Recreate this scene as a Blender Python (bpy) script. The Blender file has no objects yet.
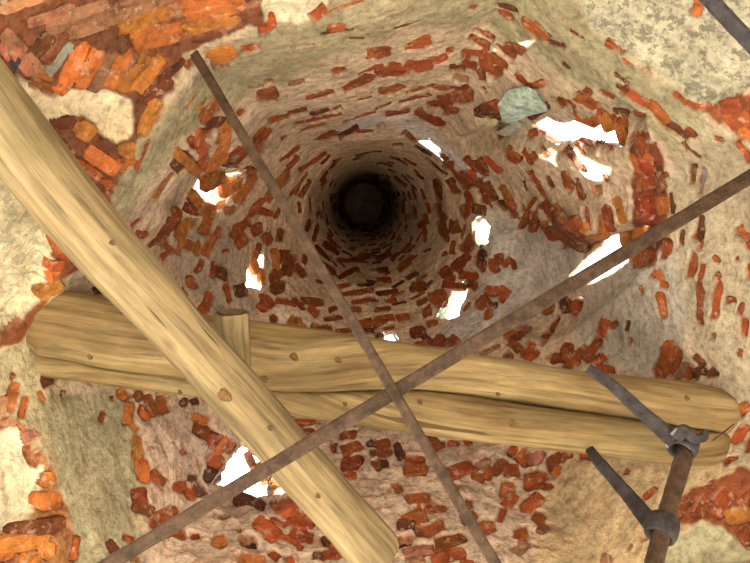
import bpy, math, random
import numpy as np
from mathutils import Vector, Matrix
from mathutils.bvhtree import BVHTree
random.seed(7); rng = np.random.default_rng(7)
S = bpy.context.scene
COL = S.collection
# ------------------------------------------------------------------ camera, world, sun, exposure
F_PX = 650.0
ZEN = (365.0, 192.0)                       # where the vertical of the tower vanishes
v = Vector(((ZEN[0]-375)/F_PX, (ZEN[1]-281.5)/F_PX, 1)).normalized()
M = v.rotation_difference(Vector((0, 0, 1))).to_matrix()      # right, down, forward -> world
Mn = np.array(M)
cam_d = bpy.data.cameras.new('camera'); cam = bpy.data.objects.new('camera', cam_d); COL.objects.link(cam)
cam_d.sensor_width = 36; cam_d.lens = F_PX/750*36; cam_d.clip_start = 0.02
R3 = Matrix((M @ Vector((1, 0, 0)), M @ Vector((0, -1, 0)), M @ Vector((0, 0, -1)))).transposed()
cam.matrix_world = R3.to_4x4()
S.camera = cam
S.view_settings.view_transform = 'Standard'; S.view_settings.look = 'None'
S.view_settings.gamma = 1; S.view_settings.use_curve_mapping = False
S.view_settings.exposure = 2.1
w = bpy.data.worlds.new('sky'); S.world = w; w.use_nodes = True
bg = w.node_tree.nodes['Background']; bg.inputs[0].default_value = (0.80, 0.88, 1.0, 1); bg.inputs[1].default_value = 2.2
SUN_DIR = Vector((1.55, 0.30, -1.9)).normalized()      # comes in from the west, placed below
sl = bpy.data.lights.new('sun', 'SUN'); sl.energy = 9; sl.angle = 0.009; sl.color = (1, 0.93, 0.82)
so = bpy.data.objects.new('sun', sl); COL.objects.link(so)
so.rotation_euler = SUN_DIR.to_track_quat('-Z', 'Y').to_euler(); so.location = (8, 2, 8)

# ------------------------------------------------------------------ helpers
def ray(px, py):
    return (M @ Vector(((px-375)/F_PX, (py-281.5)/F_PX, 1))).normalized()
def at(px, py, h):                          # the point at height h above the lens that shows at this pixel
    d = ray(px, py); return d*(h/d.z)
def at_np(px, py, h):
    d = np.stack([(px-375)/F_PX, (py-281.5)/F_PX, np.ones_like(px)], -1) @ Mn.T
    return d*(h/d[..., 2])[..., None]
def proj_np(P):
    c = P @ Mn; return c[..., 0]/c[..., 2]*F_PX+375, c[..., 1]/c[..., 2]*F_PX+281.5
def tag(o, label=None, cat=None, group=None, kind=None):
    if label: o['label'] = label
    if cat: o['category'] = cat
    if group: o['group'] = group
    if kind: o['kind'] = kind
    return o
def link(name, me, mat=None, parent=None):
    o = bpy.data.objects.new(name, me); COL.objects.link(o)
    if mat and me is not None and len(me.materials) == 0: me.materials.append(mat)
    if parent: o.parent = parent
    return o
def mesh_np(name, V, Fq):
    me = bpy.data.meshes.new(name)
    me.vertices.add(len(V)); me.vertices.foreach_set('co', np.asarray(V, np.float32).ravel())
    k = Fq.shape[1]
    me.loops.add(Fq.size); me.loops.foreach_set('vertex_index', Fq.astype(np.int32).ravel())
    me.polygons.add(len(Fq)); me.polygons.foreach_set('loop_start', np.arange(0, Fq.size, k, dtype=np.int32))
    me.update(calc_edges=True); me.validate()
    return me
def hash3(ix, iy, iz):
    n = (ix*374761393 + iy*668265263 + iz*2147483647) & 0xffffffff
    n = ((n ^ (n >> 13))*1274126177) & 0xffffffff
    n = n ^ (n >> 16)
    return (n & 0xffff)/65535.0
def vnoise(P):
    P = np.asarray(P, float); I = np.floor(P).astype(np.int64); f = P-I; f = f*f*(3-2*f); r = 0
    for a in (0, 1):
        for b in (0, 1):
            for c in (0, 1):
                wt = (f[..., 0] if a else 1-f[..., 0])*(f[..., 1] if b else 1-f[..., 1])*(f[..., 2] if c else 1-f[..., 2])
                r = r + wt*hash3(I[..., 0]+a, I[..., 1]+b, I[..., 2]+c)
    return r*2-1
def fbm(P, oct=4):
    r = 0; a = 1.0; P = np.asarray(P, float)
    for _ in range(oct): r = r+a*vnoise(P); P = P*2.03+17.3; a *= .5
    return r
def poly_mask(poly, X, Y):
    inside = np.zeros(X.shape, bool); n = len(poly)
    for i in range(n):
        x1, y1 = poly[i]; x2, y2 = poly[(i+1) % n]
        if y1 == y2: continue
        c = ((Y >= min(y1, y2)) & (Y < max(y1, y2))) & (X < (x2-x1)*(Y-y1)/(y2-y1)+x1)
        inside ^= c
    return inside
def ellipse(cx, cy, rx, ry, n=28):
    return [(cx+rx*math.cos(2*math.pi*k/n), cy+ry*math.sin(2*math.pi*k/n)) for k in range(n)]

# ------------------------------------------------------------------ materials
def new_mat(name):
    m = bpy.data.materials.new(name); m.use_nodes = True
    nt = m.node_tree; b = nt.nodes['Principled BSDF']; return m, nt, b
def N(nt, t, **k):
    n = nt.nodes.new(t)
    for a, b in k.items(): setattr(n, a, b)
    return n
def noise(nt, vec, scale, detail=4, rough=.6):
    n = N(nt, 'ShaderNodeTexNoise'); n.inputs['Scale'].default_value = scale; n.inputs['Detail'].default_value = detail
    n.inputs['Roughness'].default_value = rough
    if vec is not None: nt.links.new(vec, n.inputs['Vector'])
    return n.outputs['Fac']
def ramp(nt, fac, stops):
    r = N(nt, 'ShaderNodeValToRGB'); e = r.color_ramp.elements
    while len(e) < len(stops): e.new(.5)
    for q, (p, c) in zip(e, stops):
        q.position = p; q.color = tuple(c)+(1,) if len(c) == 3 else c
    nt.links.new(fac, r.inputs[0]); return r.outputs[0]
def mix(nt, fac, a, b, mode='MIX'):
    m = N(nt, 'ShaderNodeMix', data_type='RGBA', blend_type=mode)
    for s, x in ((m.inputs[0], fac), (m.inputs[6], a), (m.inputs[7], b)):
        if isinstance(x, (float, int)): s.default_value = x
        elif isinstance(x, tuple): s.default_value = x+(1,)
        else: nt.links.new(x, s)
    return m.outputs[2]
def math_(nt, op, a, b=None):
    m = N(nt, 'ShaderNodeMath', operation=op)
    for s, x in ((m.inputs[0], a), (m.inputs[1], b)):
        if x is None: continue
        if isinstance(x, (float, int)): s.default_value = x
        else: nt.links.new(x, s)
    return m.outputs[0]
def bump(nt, b, h, strength, dist):
    n = N(nt, 'ShaderNodeBump'); n.inputs['Strength'].default_value = strength; n.inputs['Distance'].default_value = dist
    nt.links.new(h, n.inputs['Height']); nt.links.new(n.outputs[0], b.inputs['Normal'])
def G(c): return (c, c, c)

def mat_plaster():
    m, nt, b = new_mat('plaster'); L = nt.links
    tc = N(nt, 'ShaderNodeTexCoord').outputs['Object']
    ti = N(nt, 'ShaderNodeAttribute', attribute_name='tint').outputs['Color']
    mk = N(nt, 'ShaderNodeSeparateXYZ'); L.new(N(nt, 'ShaderNodeAttribute', attribute_name='marks').outputs['Vector'], mk.inputs[0])
    gr = N(nt, 'ShaderNodeAttribute', attribute_name='course').outputs['Vector']
    n1 = noise(nt, tc, 5, 6, .65); n2 = noise(nt, tc, 28, 5, .7); n3 = noise(nt, gr, 1.0, 5, .65)
    c = mix(nt, 1.0, ti, ramp(nt, n1, [(.3, G(.66)), (.7, G(1.2))]), 'MULTIPLY')
    c = mix(nt, 1.0, c, ramp(nt, n2, [(.33, G(.58)), (.5, G(1.0)), (.67, G(1.22))]), 'MULTIPLY')
    c = mix(nt, 1.0, c, ramp(nt, n3, [(.34, (.78, .73, .68)), (.5, G(1.0)), (.7, G(1.06))]), 'MULTIPLY')
    # black mildew spots
    sp = ramp(nt, noise(nt, tc, 20, 7, .75), [(.49, G(0)), (.56, G(1))])
    c = mix(nt, math_(nt, 'MULTIPLY', math_(nt, 'MULTIPLY', sp, mk.outputs[0]), .85), c, (.15, .14, .11))
    # brick dust rubbed through
    du = ramp(nt, noise(nt, gr, 1.6, 6, .75), [(.54, G(0)), (.60, G(1))])
    c = mix(nt, math_(nt, 'MULTIPLY', math_(nt, 'MULTIPLY', du, mk.outputs[1]), 1.0), c, (.33, .12, .06))
    # raw masonry in the recesses
    c = mix(nt, mk.outputs[2], c, mix(nt, ramp(nt, n2, [(.4, G(0)), (.6, G(1))]), (.30, .07, .025), (.42, .24, .15)))
    L.new(c, b.inputs['Base Color']); b.inputs['Roughness'].default_value = .92; b.inputs['Specular IOR Level'].default_value = .2
    bump(nt, b, math_(nt, 'ADD', n2, math_(nt, 'MULTIPLY', n3, .4)), .9, .020)
    return m
def mat_brick():
    m, nt, b = new_mat('brick_clay'); L = nt.links
    oi = N(nt, 'ShaderNodeObjectInfo'); geo = N(nt, 'ShaderNodeNewGeometry').outputs['Position']
    base = mix(nt, 1.0, oi.outputs['Color'], ramp(nt, oi.outputs['Random'], [(0, G(.72)), (.5, G(1.0)), (1, (1.25, 1.12, 1.0))]), 'MULTIPLY')
    n1 = noise(nt, geo, 14, 6, .7); n2 = noise(nt, geo, 60, 4, .7)
    c = mix(nt, 1.0, base, ramp(nt, n1, [(.32, G(.42)), (.52, G(1.0)), (.7, G(1.35))]), 'MULTIPLY')
    c = mix(nt, 1.0, c, ramp(nt, n2, [(.3, G(.8)), (.7, G(1.15))]), 'MULTIPLY')
    d = ramp(nt, noise(nt, geo, 22, 6, .75), [(.55, G(0)), (.64, G(1))])
    c = mix(nt, math_(nt, 'MULTIPLY', d, .7), c, (.55, .40, .29))
    L.new(c, b.inputs['Base Color']); b.inputs['Roughness'].default_value = .85; b.inputs['Specular IOR Level'].default_value = .25
    bump(nt, b, math_(nt, 'ADD', n1, math_(nt, 'MULTIPLY', n2, .4)), .8, .012)
    return m
def mat_wood(name, c0, c1, c2):
    m, nt, b = new_mat(name); L = nt.links
    g = N(nt, 'ShaderNodeAttribute', attribute_name='grain').outputs['Vector']
    mp = N(nt, 'ShaderNodeMapping'); mp.inputs['Scale'].default_value = (2.2, 34, 34); L.new(g, mp.inputs['Vector'])
    mp2 = N(nt, 'ShaderNodeMapping'); mp2.inputs['Scale'].default_value = (1.6, 9, 9); L.new(g, mp2.inputs['Vector'])
    n0 = noise(nt, mp2.outputs[0], 1.0, 4, .6); n1 = noise(nt, mp.outputs[0], 1.0, 6, .7)
    tc = N(nt, 'ShaderNodeTexCoord').outputs['Object']; n2 = noise(nt, tc, 3.2, 5, .65)
    wv = N(nt, 'ShaderNodeTexWave', wave_type='BANDS', bands_direction='Y'); L.new(mp2.outputs[0], wv.inputs['Vector'])
    wv.inputs['Scale'].default_value = .9; wv.inputs['Distortion'].default_value = 5; wv.inputs['Detail'].default_value = 2
    wv.inputs['Detail Scale'].default_value = .7
    c = ramp(nt, n0, [(.3, c0), (.52, c1), (.72, c2)])
    c = mix(nt, 1.0, c, ramp(nt, n1, [(.34, G(.42)), (.5, G(.95)), (.72, G(1.2))]), 'MULTIPLY')
    c = mix(nt, .35, c, mix(nt, 1.0, c, ramp(nt, wv.outputs['Fac'], [(0, G(.62)), (1, G(1.1))]), 'MULTIPLY'))
    c = mix(nt, ramp(nt, n2, [(.48, G(0)), (.72, G(.7))]), c, (.17, .14, .065))
    mp4 = N(nt, 'ShaderNodeMapping'); mp4.inputs['Scale'].default_value = (1.3, 22, 22); L.new(g, mp4.inputs['Vector'])
    ck = ramp(nt, noise(nt, mp4.outputs[0], 1.0, 2, .5), [(.30, G(1)), (.325, G(0))])
    c = mix(nt, math_(nt, 'MULTIPLY', ck, .8), c, (.07, .04, .015))
    sp = N(nt, 'ShaderNodeTexVoronoi'); mp3 = N(nt, 'ShaderNodeMapping'); mp3.inputs['Scale'].default_value = (1.5, 3.0, 3.0)
    L.new(g, mp3.inputs['Vector']); L.new(mp3.outputs[0], sp.inputs['Vector']); sp.inputs['Scale'].default_value = 1.6
    kn = ramp(nt, sp.outputs['Distance'], [(.03, G(1)), (.12, G(0))])
    c = mix(nt, math_(nt, 'MULTIPLY', kn, .7), c, (.12, .065, .025))
    L.new(c, b.inputs['Base Color']); b.inputs['Roughness'].default_value = .7; b.inputs['Specular IOR Level'].default_value = .3
    bump(nt, b, math_(nt, 'SUBTRACT', n1, math_(nt, 'MULTIPLY', ck, .6)), .9, .010)
    return m
def mat_iron(name, c0, c1):
    m, nt, b = new_mat(name); L = nt.links
    tc = N(nt, 'ShaderNodeTexCoord').outputs['Object']; n1 = noise(nt, tc, 18, 6, .7); n2 = noise(nt, tc, 90, 3, .6)
    L.new(mix(nt, 1.0, ramp(nt, n1, [(.35, c0), (.62, c1)]), ramp(nt, n2, [(.3, G(.8)), (.7, G(1.2))]), 'MULTIPLY'), b.inputs['Base Color'])
    b.inputs['Roughness'].default_value = .7; b.inputs['Specular IOR Level'].default_value = .25
    bump(nt, b, n2, .5, .003)
    return m
def mat_plain(name, c0, c1, sc=12):
    m, nt, b = new_mat(name); tc = N(nt, 'ShaderNodeTexCoord').outputs['Object']; n = noise(nt, tc, sc, 6, .7)
    nt.links.new(ramp(nt, n, [(.35, c0), (.65, c1)]), b.inputs['Base Color']); b.inputs['Roughness'].default_value = .9
    bump(nt, b, n, .6, .01); return m
PLASTER = mat_plaster(); BRICK = mat_brick()
WOOD_A = mat_wood('hewn_wood', (.17, .105, .045), (.32, .225, .105), (.47, .36, .19))
WOOD_B = mat_wood('weathered_wood', (.18, .13, .07), (.33, .25, .135), (.48, .385, .225))
IRON = mat_iron('rusty_iron', (.035, .021, .014), (.10, .062, .042))
IRON_D = mat_iron('dark_iron', (.022, .018, .020), (.06, .054, .06))

# ------------------------------------------------------------------ the tower shell: rings from the walls up to the dark tip
BASE = [(205, 60), (510, -15), (700, 172), (740, 415), (610, 590), (130, 605), (26, 345)]
MOUTH = [(300, 142), (432, 134), (490, 198), (484, 285), (432, 345), (335, 352), (266, 302), (243, 225)]
def polar(poly, cx, cy, th, soft):
    out = np.full(th.shape, 1e9); dx, dy = np.cos(th), np.sin(th); n = len(poly)
    for i in range(n):
        x1, y1 = poly[i][0]-cx, poly[i][1]-cy; x2, y2 = poly[(i+1) % n][0]-cx, poly[(i+1) % n][1]-cy
        ex, ey = x2-x1, y2-y1; den = dx*ey-dy*ex
        t = (x1*ey-y1*ex)/np.where(abs(den) < 1e-9, 1e-9, den); s = (x1*dy-y1*dx)/np.where(abs(den) < 1e-9, 1e-9, den)
        ok = (t > 0) & (s >= -1e-6) & (s <= 1+1e-6); out = np.where(ok & (t < out), t, out)
    if soft:                                       # round the corners
        k = np.exp(-np.linspace(-2, 2, 2*soft+1)**2); k /= k.sum()
        out = np.convolve(np.concatenate([out[-soft:], out, out[:soft]]), k, 'valid')
    return out
NT = 1100
TH = np.arange(NT)/NT*2*math.pi-math.pi
def circ(cx, cy, rx, ry, h):
    return at_np(cx+rx*np.cos(TH), cy+ry*np.sin(TH), np.full(NT, h))
rb = polar(BASE, 375, 280, TH, 9)
base = at_np(375+rb*np.cos(TH), 280+rb*np.sin(TH), np.full(NT, 2.8))
low = base.copy(); low[:, 2] = 1.75; cxy = base.mean(0); low[:, :2] = cxy[:2]+(base[:, :2]-cxy[:2])*1.32
rm = polar(MOUTH, 372, 240, TH, 22)
mouth = at_np(372+rm*np.cos(TH), 240+rm*np.sin(TH), np.full(NT, 4.9))
levels = [(low, 210), (base, 270), (mouth, 66), (circ(377, 217, 74, 72, 5.9), 30), (circ(372, 210, 52, 51, 7.0), 20), (circ(367, 206, 37, 37, 8.4), 24), (circ(364, 203, 20, 20, 15.5), 8), (circ(364, 203, .02, .02, 15.9), 0)]
rows = []; bnd = [0]
for (a, n), (b_, _) in zip(levels[:-1], levels[1:]):
    for k in range(n):
        t = k/n
        if a is base: t = t*1.0+(t*t-t)*0.45         # more rows low down, where the wall shows largest
        rows.append(a*(1-t)+b_*t)
    bnd.append(len(rows))
rows.append(levels[-1][0])
G0 = np.array(rows); NR = len(G0)
G0[:, :, :] = G0
def grid_normals(Gd):
    du = np.roll(Gd, -1, 1)-np.roll(Gd, 1, 1); dv = np.gradient(Gd, axis=0)
    n = np.cross(du, dv); n /= np.maximum(np.linalg.norm(n, axis=-1, keepdims=True), 1e-9)
    c = Gd.mean(1, keepdims=True); s = np.sign(((c-Gd)*n).sum(-1, keepdims=True).mean()); return n*s       # towards the inside
Nn = grid_normals(G0)
U0, V0 = proj_np(G0)
# niches around the broken openings: (polygon, depth outward m, softness px)
NICHE = [([(450, 150), (505, 118), (560, 108), (630, 112), (640, 132), (632, 150), (560, 152), (500, 150)], .16, 7),
         ([(487, 207), (540, 235), (575, 246), (640, 224), (662, 236), (640, 262), (600, 300), (560, 330), (520, 330), (492, 265)], .20, 8),
         ([(170, 205), (205, 165), (240, 160), (250, 180), (215, 215), (190, 235)], .10, 8),
         ([(205, 490), (222, 450), (245, 430), (275, 450), (280, 500), (240, 510)], .12, 9),
         (ellipse(-5, 478, 50, 58), .09, 3), (ellipse(0, 248, 55, 82), .09, 3),
         ([(15, 72), (40, 90), (70, 90), (110, 88), (130, 100), (135, 120), (128, 138), (118, 142), (100, 135), (85, 115), (60, 118), (40, 125), (25, 105)], .035, 3),
         ([(255, -10), (262, 12), (275, 22), (295, 24), (320, 18), (338, -10)], .04, 2),
         ([(655, 570), (665, 545), (700, 522), (720, 527), (760, 560)], .08, 2),
         ([(560, -20), (760, -20), (760, 85), (738, 95), (712, 105), (690, 98), (660, 75), (640, 60), (600, 35)], .05, 3)]
# raster in photo pixels used to carry traced outlines on to the walls
RS = 2; X0, Y0, X1, Y1 = -70, -70, 820, 634
GX, GY = np.meshgrid(np.arange(X0, X1, 1/RS), np.arange(Y0, Y1, 1/RS)); RH, RW = GX.shape
def blur(A, r):
    k = max(1, int(round(r*RS*.55)))
    for ax in (0, 1):
        for _ in range(3):
            P_ = np.pad(A, [(k+1, k) if a == ax else (0, 0) for a in (0, 1)], 'edge'); c = np.cumsum(P_, ax)
            A = (np.take(c, range(2*k+1, c.shape[ax]), ax)-np.take(c, range(0, c.shape[ax]-2*k-1), ax))/(2*k+1)
    return A
WN = np.stack([GX[::2, ::2]/13, GY[::2, ::2]/13, GX[::2, ::2]*0], -1)
def up2(a): return np.repeat(np.repeat(a, 2, 0), 2, 1)[:RH, :RW]
wx = blur(up2(fbm(WN, 3)*3.4), .6); wy = blur(up2(fbm(WN+50, 3)*3.4), .6)          # ragged edges
def sample(A, U, V):
    i = np.clip((V-Y0)*RS, 0, RH-2); j = np.clip((U-X0)*RS, 0, RW-2); i0 = i.astype(int); j0 = j.astype(int); fi = i-i0; fj = j-j0
    if A.ndim == 3: fi = fi[..., None]; fj = fj[..., None]
    return (A[i0, j0]*(1-fi)+A[i0+1, j0]*fi)*(1-fj)+(A[i0, j0+1]*(1-fi)+A[i0+1, j0+1]*fi)*fj
nd = np.zeros((RH, RW))
for poly, dep, soft in NICHE:
    mk = blur(poly_mask(poly, GX+wx*.6, GY+wy*.6).astype(float), soft); nd = np.maximum(nd, mk*dep)
disp = -sample(nd, U0, V0)
disp += fbm(G0*2.2, 3)*.018
G1 = G0+Nn*disp[..., None]
# coarse copy for finding points on the wall
st = 4
Gc = G1[::2, ::st]; nr, nc = Gc.shape[:2]
ii, jj = np.meshgrid(np.arange(nr-1), np.arange(nc), indexing='ij')
Fc = np.stack([ii*nc+jj, ii*nc+(jj+1) % nc, (ii+1)*nc+(jj+1) % nc, (ii+1)*nc+jj], -1).reshape(-1, 4)
BV = BVHTree.FromPolygons([tuple(p) for p in Gc.reshape(-1, 3)], [tuple(q) for q in Fc])
def wall_at(px, py):
    loc, nn, idx, d = BV.ray_cast(Vector((0, 0, 0)), ray(px, py))
    if loc is None: return None
    if nn.dot(loc) > 0: nn = -nn
    return loc, nn, (idx % nc)*st, (idx//nc)*2

# the sun stands in the west: through a slit in that wall it strikes the iron stirrup by the beam end
SUN_DIR = (at(668, 436, 2.38)-wall_at(236, 474)[0]).normalized()
so.rotation_euler = SUN_DIR.to_track_quat('-Z', 'Y').to_euler(); 

# ------------------------------------------------------------------ traced bricks: (x1, y1, x2, y2, width, tone) in fourfold tile pixels
T = {}
T[0, 0] = '''10 45 190 -20 45 p;110 100 300 30 38 p;200 95 430 15 38 p;200 130 480 30 40 q;300 132 560 40 44 q;480 120 760 20 70 o;540 180 760 120 75 o;430 60 740 -40 60 q;190 310 290 180 32 g;240 360 360 175 52 o;320 340 420 210 45 o;370 350 470 220 35 p;440 350 530 210 48 o;490 370 600 230 52 o;555 370 655 240 50 o;20 130 180 310 55 p;60 200 130 300 45 p;120 330 230 365 35 o;120 250 220 150 60 d;200 505 320 492 40 d;330 560 360 500 70 o;570 540 640 400 60 o;570 400 690 330 35 d;650 330 740 250 30 d;-20 10 120 -40 40 p;0 180 60 240 45 p'''
T[1, 0] = '''100 255 185 205 60 o;215 200 285 185 30 r;285 120 350 90 40 r;490 75 550 35 42 r;570 55 700 5 12 r;530 140 660 120 14 d;560 125 630 112 22 r;410 190 500 175 8 d;650 160 710 155 6 d;715 215 765 205 42 r;580 295 620 285 26 r;680 305 760 268 14 r;405 335 460 325 26 p;315 330 340 325 18 r;285 390 355 372 40 r;240 355 300 345 9 p;475 395 580 370 14 r;620 360 745 315 28 r;640 395 740 372 8 r;680 400 735 388 9 d;325 487 400 458 20 r;398 456 475 437 22 r;490 465 560 440 20 d;575 437 610 428 14 d;425 500 610 455 11 r;620 490 750 450 9 r;450 525 545 495 14 o;520 560 590 525 22 r;590 545 680 515 28 d;375 555 395 545 14 r;272 560 315 515 22 r;302 560 335 518 16 r;60 480 130 410 48 o;90 500 190 488 42 d;50 550 100 520 42 r;130 550 160 545 38 r;200 460 230 450 18 r;0 430 40 380 9 o;40 440 75 400 8 o;0 30 220 -10 38 o;0 80 230 30 40 o;0 130 200 90 36 o;130 135 215 85 26 p;235 50 280 0 32 p;0 270 40 240 28 r'''
T[2, 0] = '''0 70 80 45 6 d;70 115 180 85 7 d;370 38 405 30 8 r;480 55 540 78 20 r;480 18 560 48 14 d;0 205 60 195 33 r;0 235 60 218 13 r;120 200 225 180 18 r;130 180 220 157 16 r;0 270 30 265 13 r;0 305 88 286 36 r;86 290 148 258 38 r;146 275 218 260 36 r;218 255 280 228 42 r;280 205 310 200 17 r;55 268 95 257 14 r;20 376 115 345 26 r;120 375 220 345 8 r;95 408 215 381 13 r;42 460 130 447 22 m;0 440 60 410 6 d;220 350 335 362 20 r;310 305 360 325 22 p;300 265 348 275 32 r;346 250 395 270 32 r;345 215 420 220 26 r;425 215 440 195 18 r;395 115 475 158 18 r;375 150 450 188 22 r;485 190 555 228 28 r;515 180 588 215 30 r;428 228 440 288 40 r;442 292 498 290 26 r;452 235 515 270 32 r;410 280 420 322 22 d;425 350 435 370 14 r;580 80 680 155 28 r;625 92 692 155 20 d;680 170 750 190 18 d;550 305 600 345 22 r;602 342 668 336 20 r;210 420 300 410 30 r;245 398 325 390 26 r;322 380 380 385 42 r;270 440 320 440 30 r;350 350 370 370 22 k;160 445 235 488 32 r;205 470 270 500 36 m;5 505 35 508 7 k;90 535 110 540 11 k;120 485 140 490 8 k;112 520 150 560 22 r;445 440 500 420 44 r;450 480 498 455 36 d;480 540 500 530 36 r;600 470 650 440 40 d;650 450 690 412 30 d;600 540 640 530 30 r;725 400 750 425 22 r'''
T[3, 0] = '''175 170 245 215 22 r;205 295 260 340 11 d;330 270 360 300 9 r;215 340 260 370 13 d;240 365 335 415 34 r;335 412 420 490 34 r;420 490 500 560 32 d;492 510 530 550 18 r;240 240 280 265 11 r;282 450 330 470 22 r;440 370 500 418 22 r;502 412 590 428 26 r;630 440 712 420 50 r;650 500 742 480 70 r;545 0 528 68 36 o;50 370 130 430 32 r;85 352 110 375 22 r;150 370 200 395 18 r;0 400 50 420 14 r;205 445 262 458 22 d;270 545 340 545 32 r;30 120 80 155 7 d;0 255 30 275 9 d;610 552 640 560 14 r;700 540 750 545 40 o'''
T[0, 1] = '''230 10 300 60 36 d;300 70 380 120 40 d;345 40 470 120 60 o;475 40 545 30 44 o;480 115 545 70 50 o;290 85 400 150 36 r;380 165 460 185 32 r;400 232 440 215 28 r;330 150 420 200 28 d;548 115 605 0 12 r;620 235 690 130 26 o;695 110 750 60 46 d;525 345 570 310 18 r;545 370 590 385 28 r;640 420 700 310 46 r;722 390 755 330 44 o;650 470 690 430 22 r;710 450 730 400 28 o;600 420 640 390 18 r;215 390 250 450 42 r;240 465 290 440 44 r;228 520 240 480 44 r;210 560 250 545 36 o'''
T[1, 1] = '''0 20 30 0 50 r;50 100 75 20 32 r;110 90 150 10 44 o;145 100 210 30 26 r;0 80 30 120 34 o;190 110 240 40 20 r;250 30 300 10 36 r;80 180 150 130 42 o;150 210 200 170 34 o;200 240 265 140 38 o;240 118 280 132 26 r;0 260 40 305 26 r;62 370 95 260 42 o;0 340 20 320 36 o;72 450 130 345 34 o;30 450 50 400 28 o;0 430 20 400 28 r;45 530 60 470 23 r;140 280 190 262 28 o;100 550 105 480 14 r;0 555 30 550 18 o;182 385 245 305 40 r;245 300 300 232 26 r;200 420 240 385 34 r;255 358 310 340 38 r;270 282 330 290 22 r;315 240 345 190 36 o;365 172 410 122 33 o;400 110 450 60 22 r;370 80 450 30 14 r;450 120 550 55 18 r;410 220 480 130 10 r;455 222 490 160 18 r;350 310 370 270 15 r;367 392 378 345 21 r;312 400 340 372 36 r;277 460 290 410 23 r;350 500 350 425 32 o;375 480 392 430 34 r;392 525 420 455 44 r;342 560 370 512 36 r;432 500 465 530 26 r;465 490 472 455 18 r;300 560 305 515 20 o;140 440 170 435 11 r;112 520 165 540 46 d;475 360 487 310 17 m;502 400 518 335 17 m;545 400 600 448 18 m;510 420 570 468 16 m;520 470 590 520 18 m;600 540 680 500 18 m;640 470 740 450 16 m;560 380 600 420 12 m;600 470 640 475 16 m'''
T[2, 1] = '''150 20 215 62 14 d;262 82 310 100 32 r;70 15 110 20 10 k;55 65 95 78 9 r;120 80 155 100 11 r;155 130 185 155 9 k;195 75 280 138 12 k;70 145 120 180 11 r;105 235 110 290 11 r;145 255 160 310 13 r;140 190 155 230 9 r;180 210 190 230 9 r;228 155 252 230 26 r;293 155 318 220 26 r;250 240 265 318 28 r;252 322 268 370 32 r;302 320 328 370 32 r;200 245 215 285 14 r;190 290 205 330 16 r;167 340 198 312 16 r;270 352 285 400 22 r;190 340 195 400 13 r;296 450 310 402 22 r;330 130 358 190 40 r;372 130 382 180 30 r;397 150 423 200 28 r;437 160 473 230 32 r;357 72 398 120 28 r;397 75 428 135 32 r;432 65 490 130 22 r;502 180 530 260 26 o;482 240 510 270 32 d;532 272 555 300 22 r;417 222 450 240 36 r;357 200 373 250 22 r;350 262 368 298 44 r;382 270 430 280 34 d;515 60 570 90 32 r;577 45 618 95 22 r;617 130 648 178 27 r;647 180 668 225 26 r;667 235 690 290 32 r;702 250 740 320 32 o;685 140 700 185 16 r;662 20 698 60 22 r;612 50 635 70 22 r;740 130 752 190 12 r;582 260 600 330 16 r;612 280 640 340 27 r;652 342 690 350 36 o;692 370 752 352 40 r;685 305 752 325 26 r;590 160 600 200 8 d;302 510 368 455 44 r;342 440 380 392 40 r;322 532 400 535 27 r;252 540 288 512 36 r;402 442 430 470 42 d;397 482 430 500 30 r;457 470 473 530 32 r;482 450 495 490 26 r;502 500 530 472 22 r;540 480 550 510 17 r;260 452 275 445 17 k;100 500 148 452 20 r;112 440 130 402 18 r;120 550 160 522 20 d;0 510 50 505 18 m;0 470 50 442 20 m;60 470 90 442 14 m;92 512 138 480 18 r;190 440 215 430 8 r;0 550 60 545 18 r;270 552 310 547 22 r;160 555 200 535 14 r'''
T[3, 1] = '''60 0 130 40 16 r;130 10 200 30 18 r;50 20 90 60 9 r;5 35 75 110 24 d;7 130 30 202 27 r;55 152 75 235 23 r;115 160 125 220 9 p;132 180 150 210 22 p;167 135 180 165 16 r;90 270 105 350 16 r;147 302 156 375 22 o;170 282 190 360 27 r;207 225 240 318 36 o;0 345 30 420 40 d;35 360 60 430 36 d;62 385 110 425 40 o;100 390 150 385 36 o;292 0 328 42 42 r;277 60 300 130 18 r;322 60 350 190 46 m;362 105 400 190 46 d;290 135 310 200 18 r;322 222 350 318 46 m;392 222 402 300 40 r;290 232 320 290 27 m;430 205 440 290 18 d;342 402 350 498 46 r;352 520 370 540 28 r;400 480 415 402 27 r;377 520 400 560 32 r;470 420 480 360 27 d;537 400 560 290 27 d;520 165 530 100 22 d;550 205 570 110 18 g;502 545 530 452 28 r;545 550 560 490 20 r;700 342 730 390 26 r;735 400 752 430 22 r;702 10 740 90 28 r;600 460 620 480 14 r;690 472 700 462 9 r;610 560 630 532 22 r;742 490 746 550 18 r;480 10 550 70 12 d;405 140 420 128 18 p;545 432 555 400 14 r'''
T[0, 2] = '''167 70 250 10 42 o;20 190 75 157 22 r;42 525 68 402 35 o;92 545 110 452 27 o;0 540 20 452 36 p;45 390 60 365 14 r;160 432 180 480 20 o;172 402 220 380 50 d;255 458 265 430 14 r;410 555 420 520 20 r;445 467 455 457 9 d;482 430 508 468 42 o;512 560 522 482 40 o;542 440 568 470 44 r;592 452 628 520 32 r;642 452 660 520 32 r;562 502 600 540 32 r;727 467 752 480 27 d;382 40 430 30 32 d;722 20 745 60 20 o'''
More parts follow.
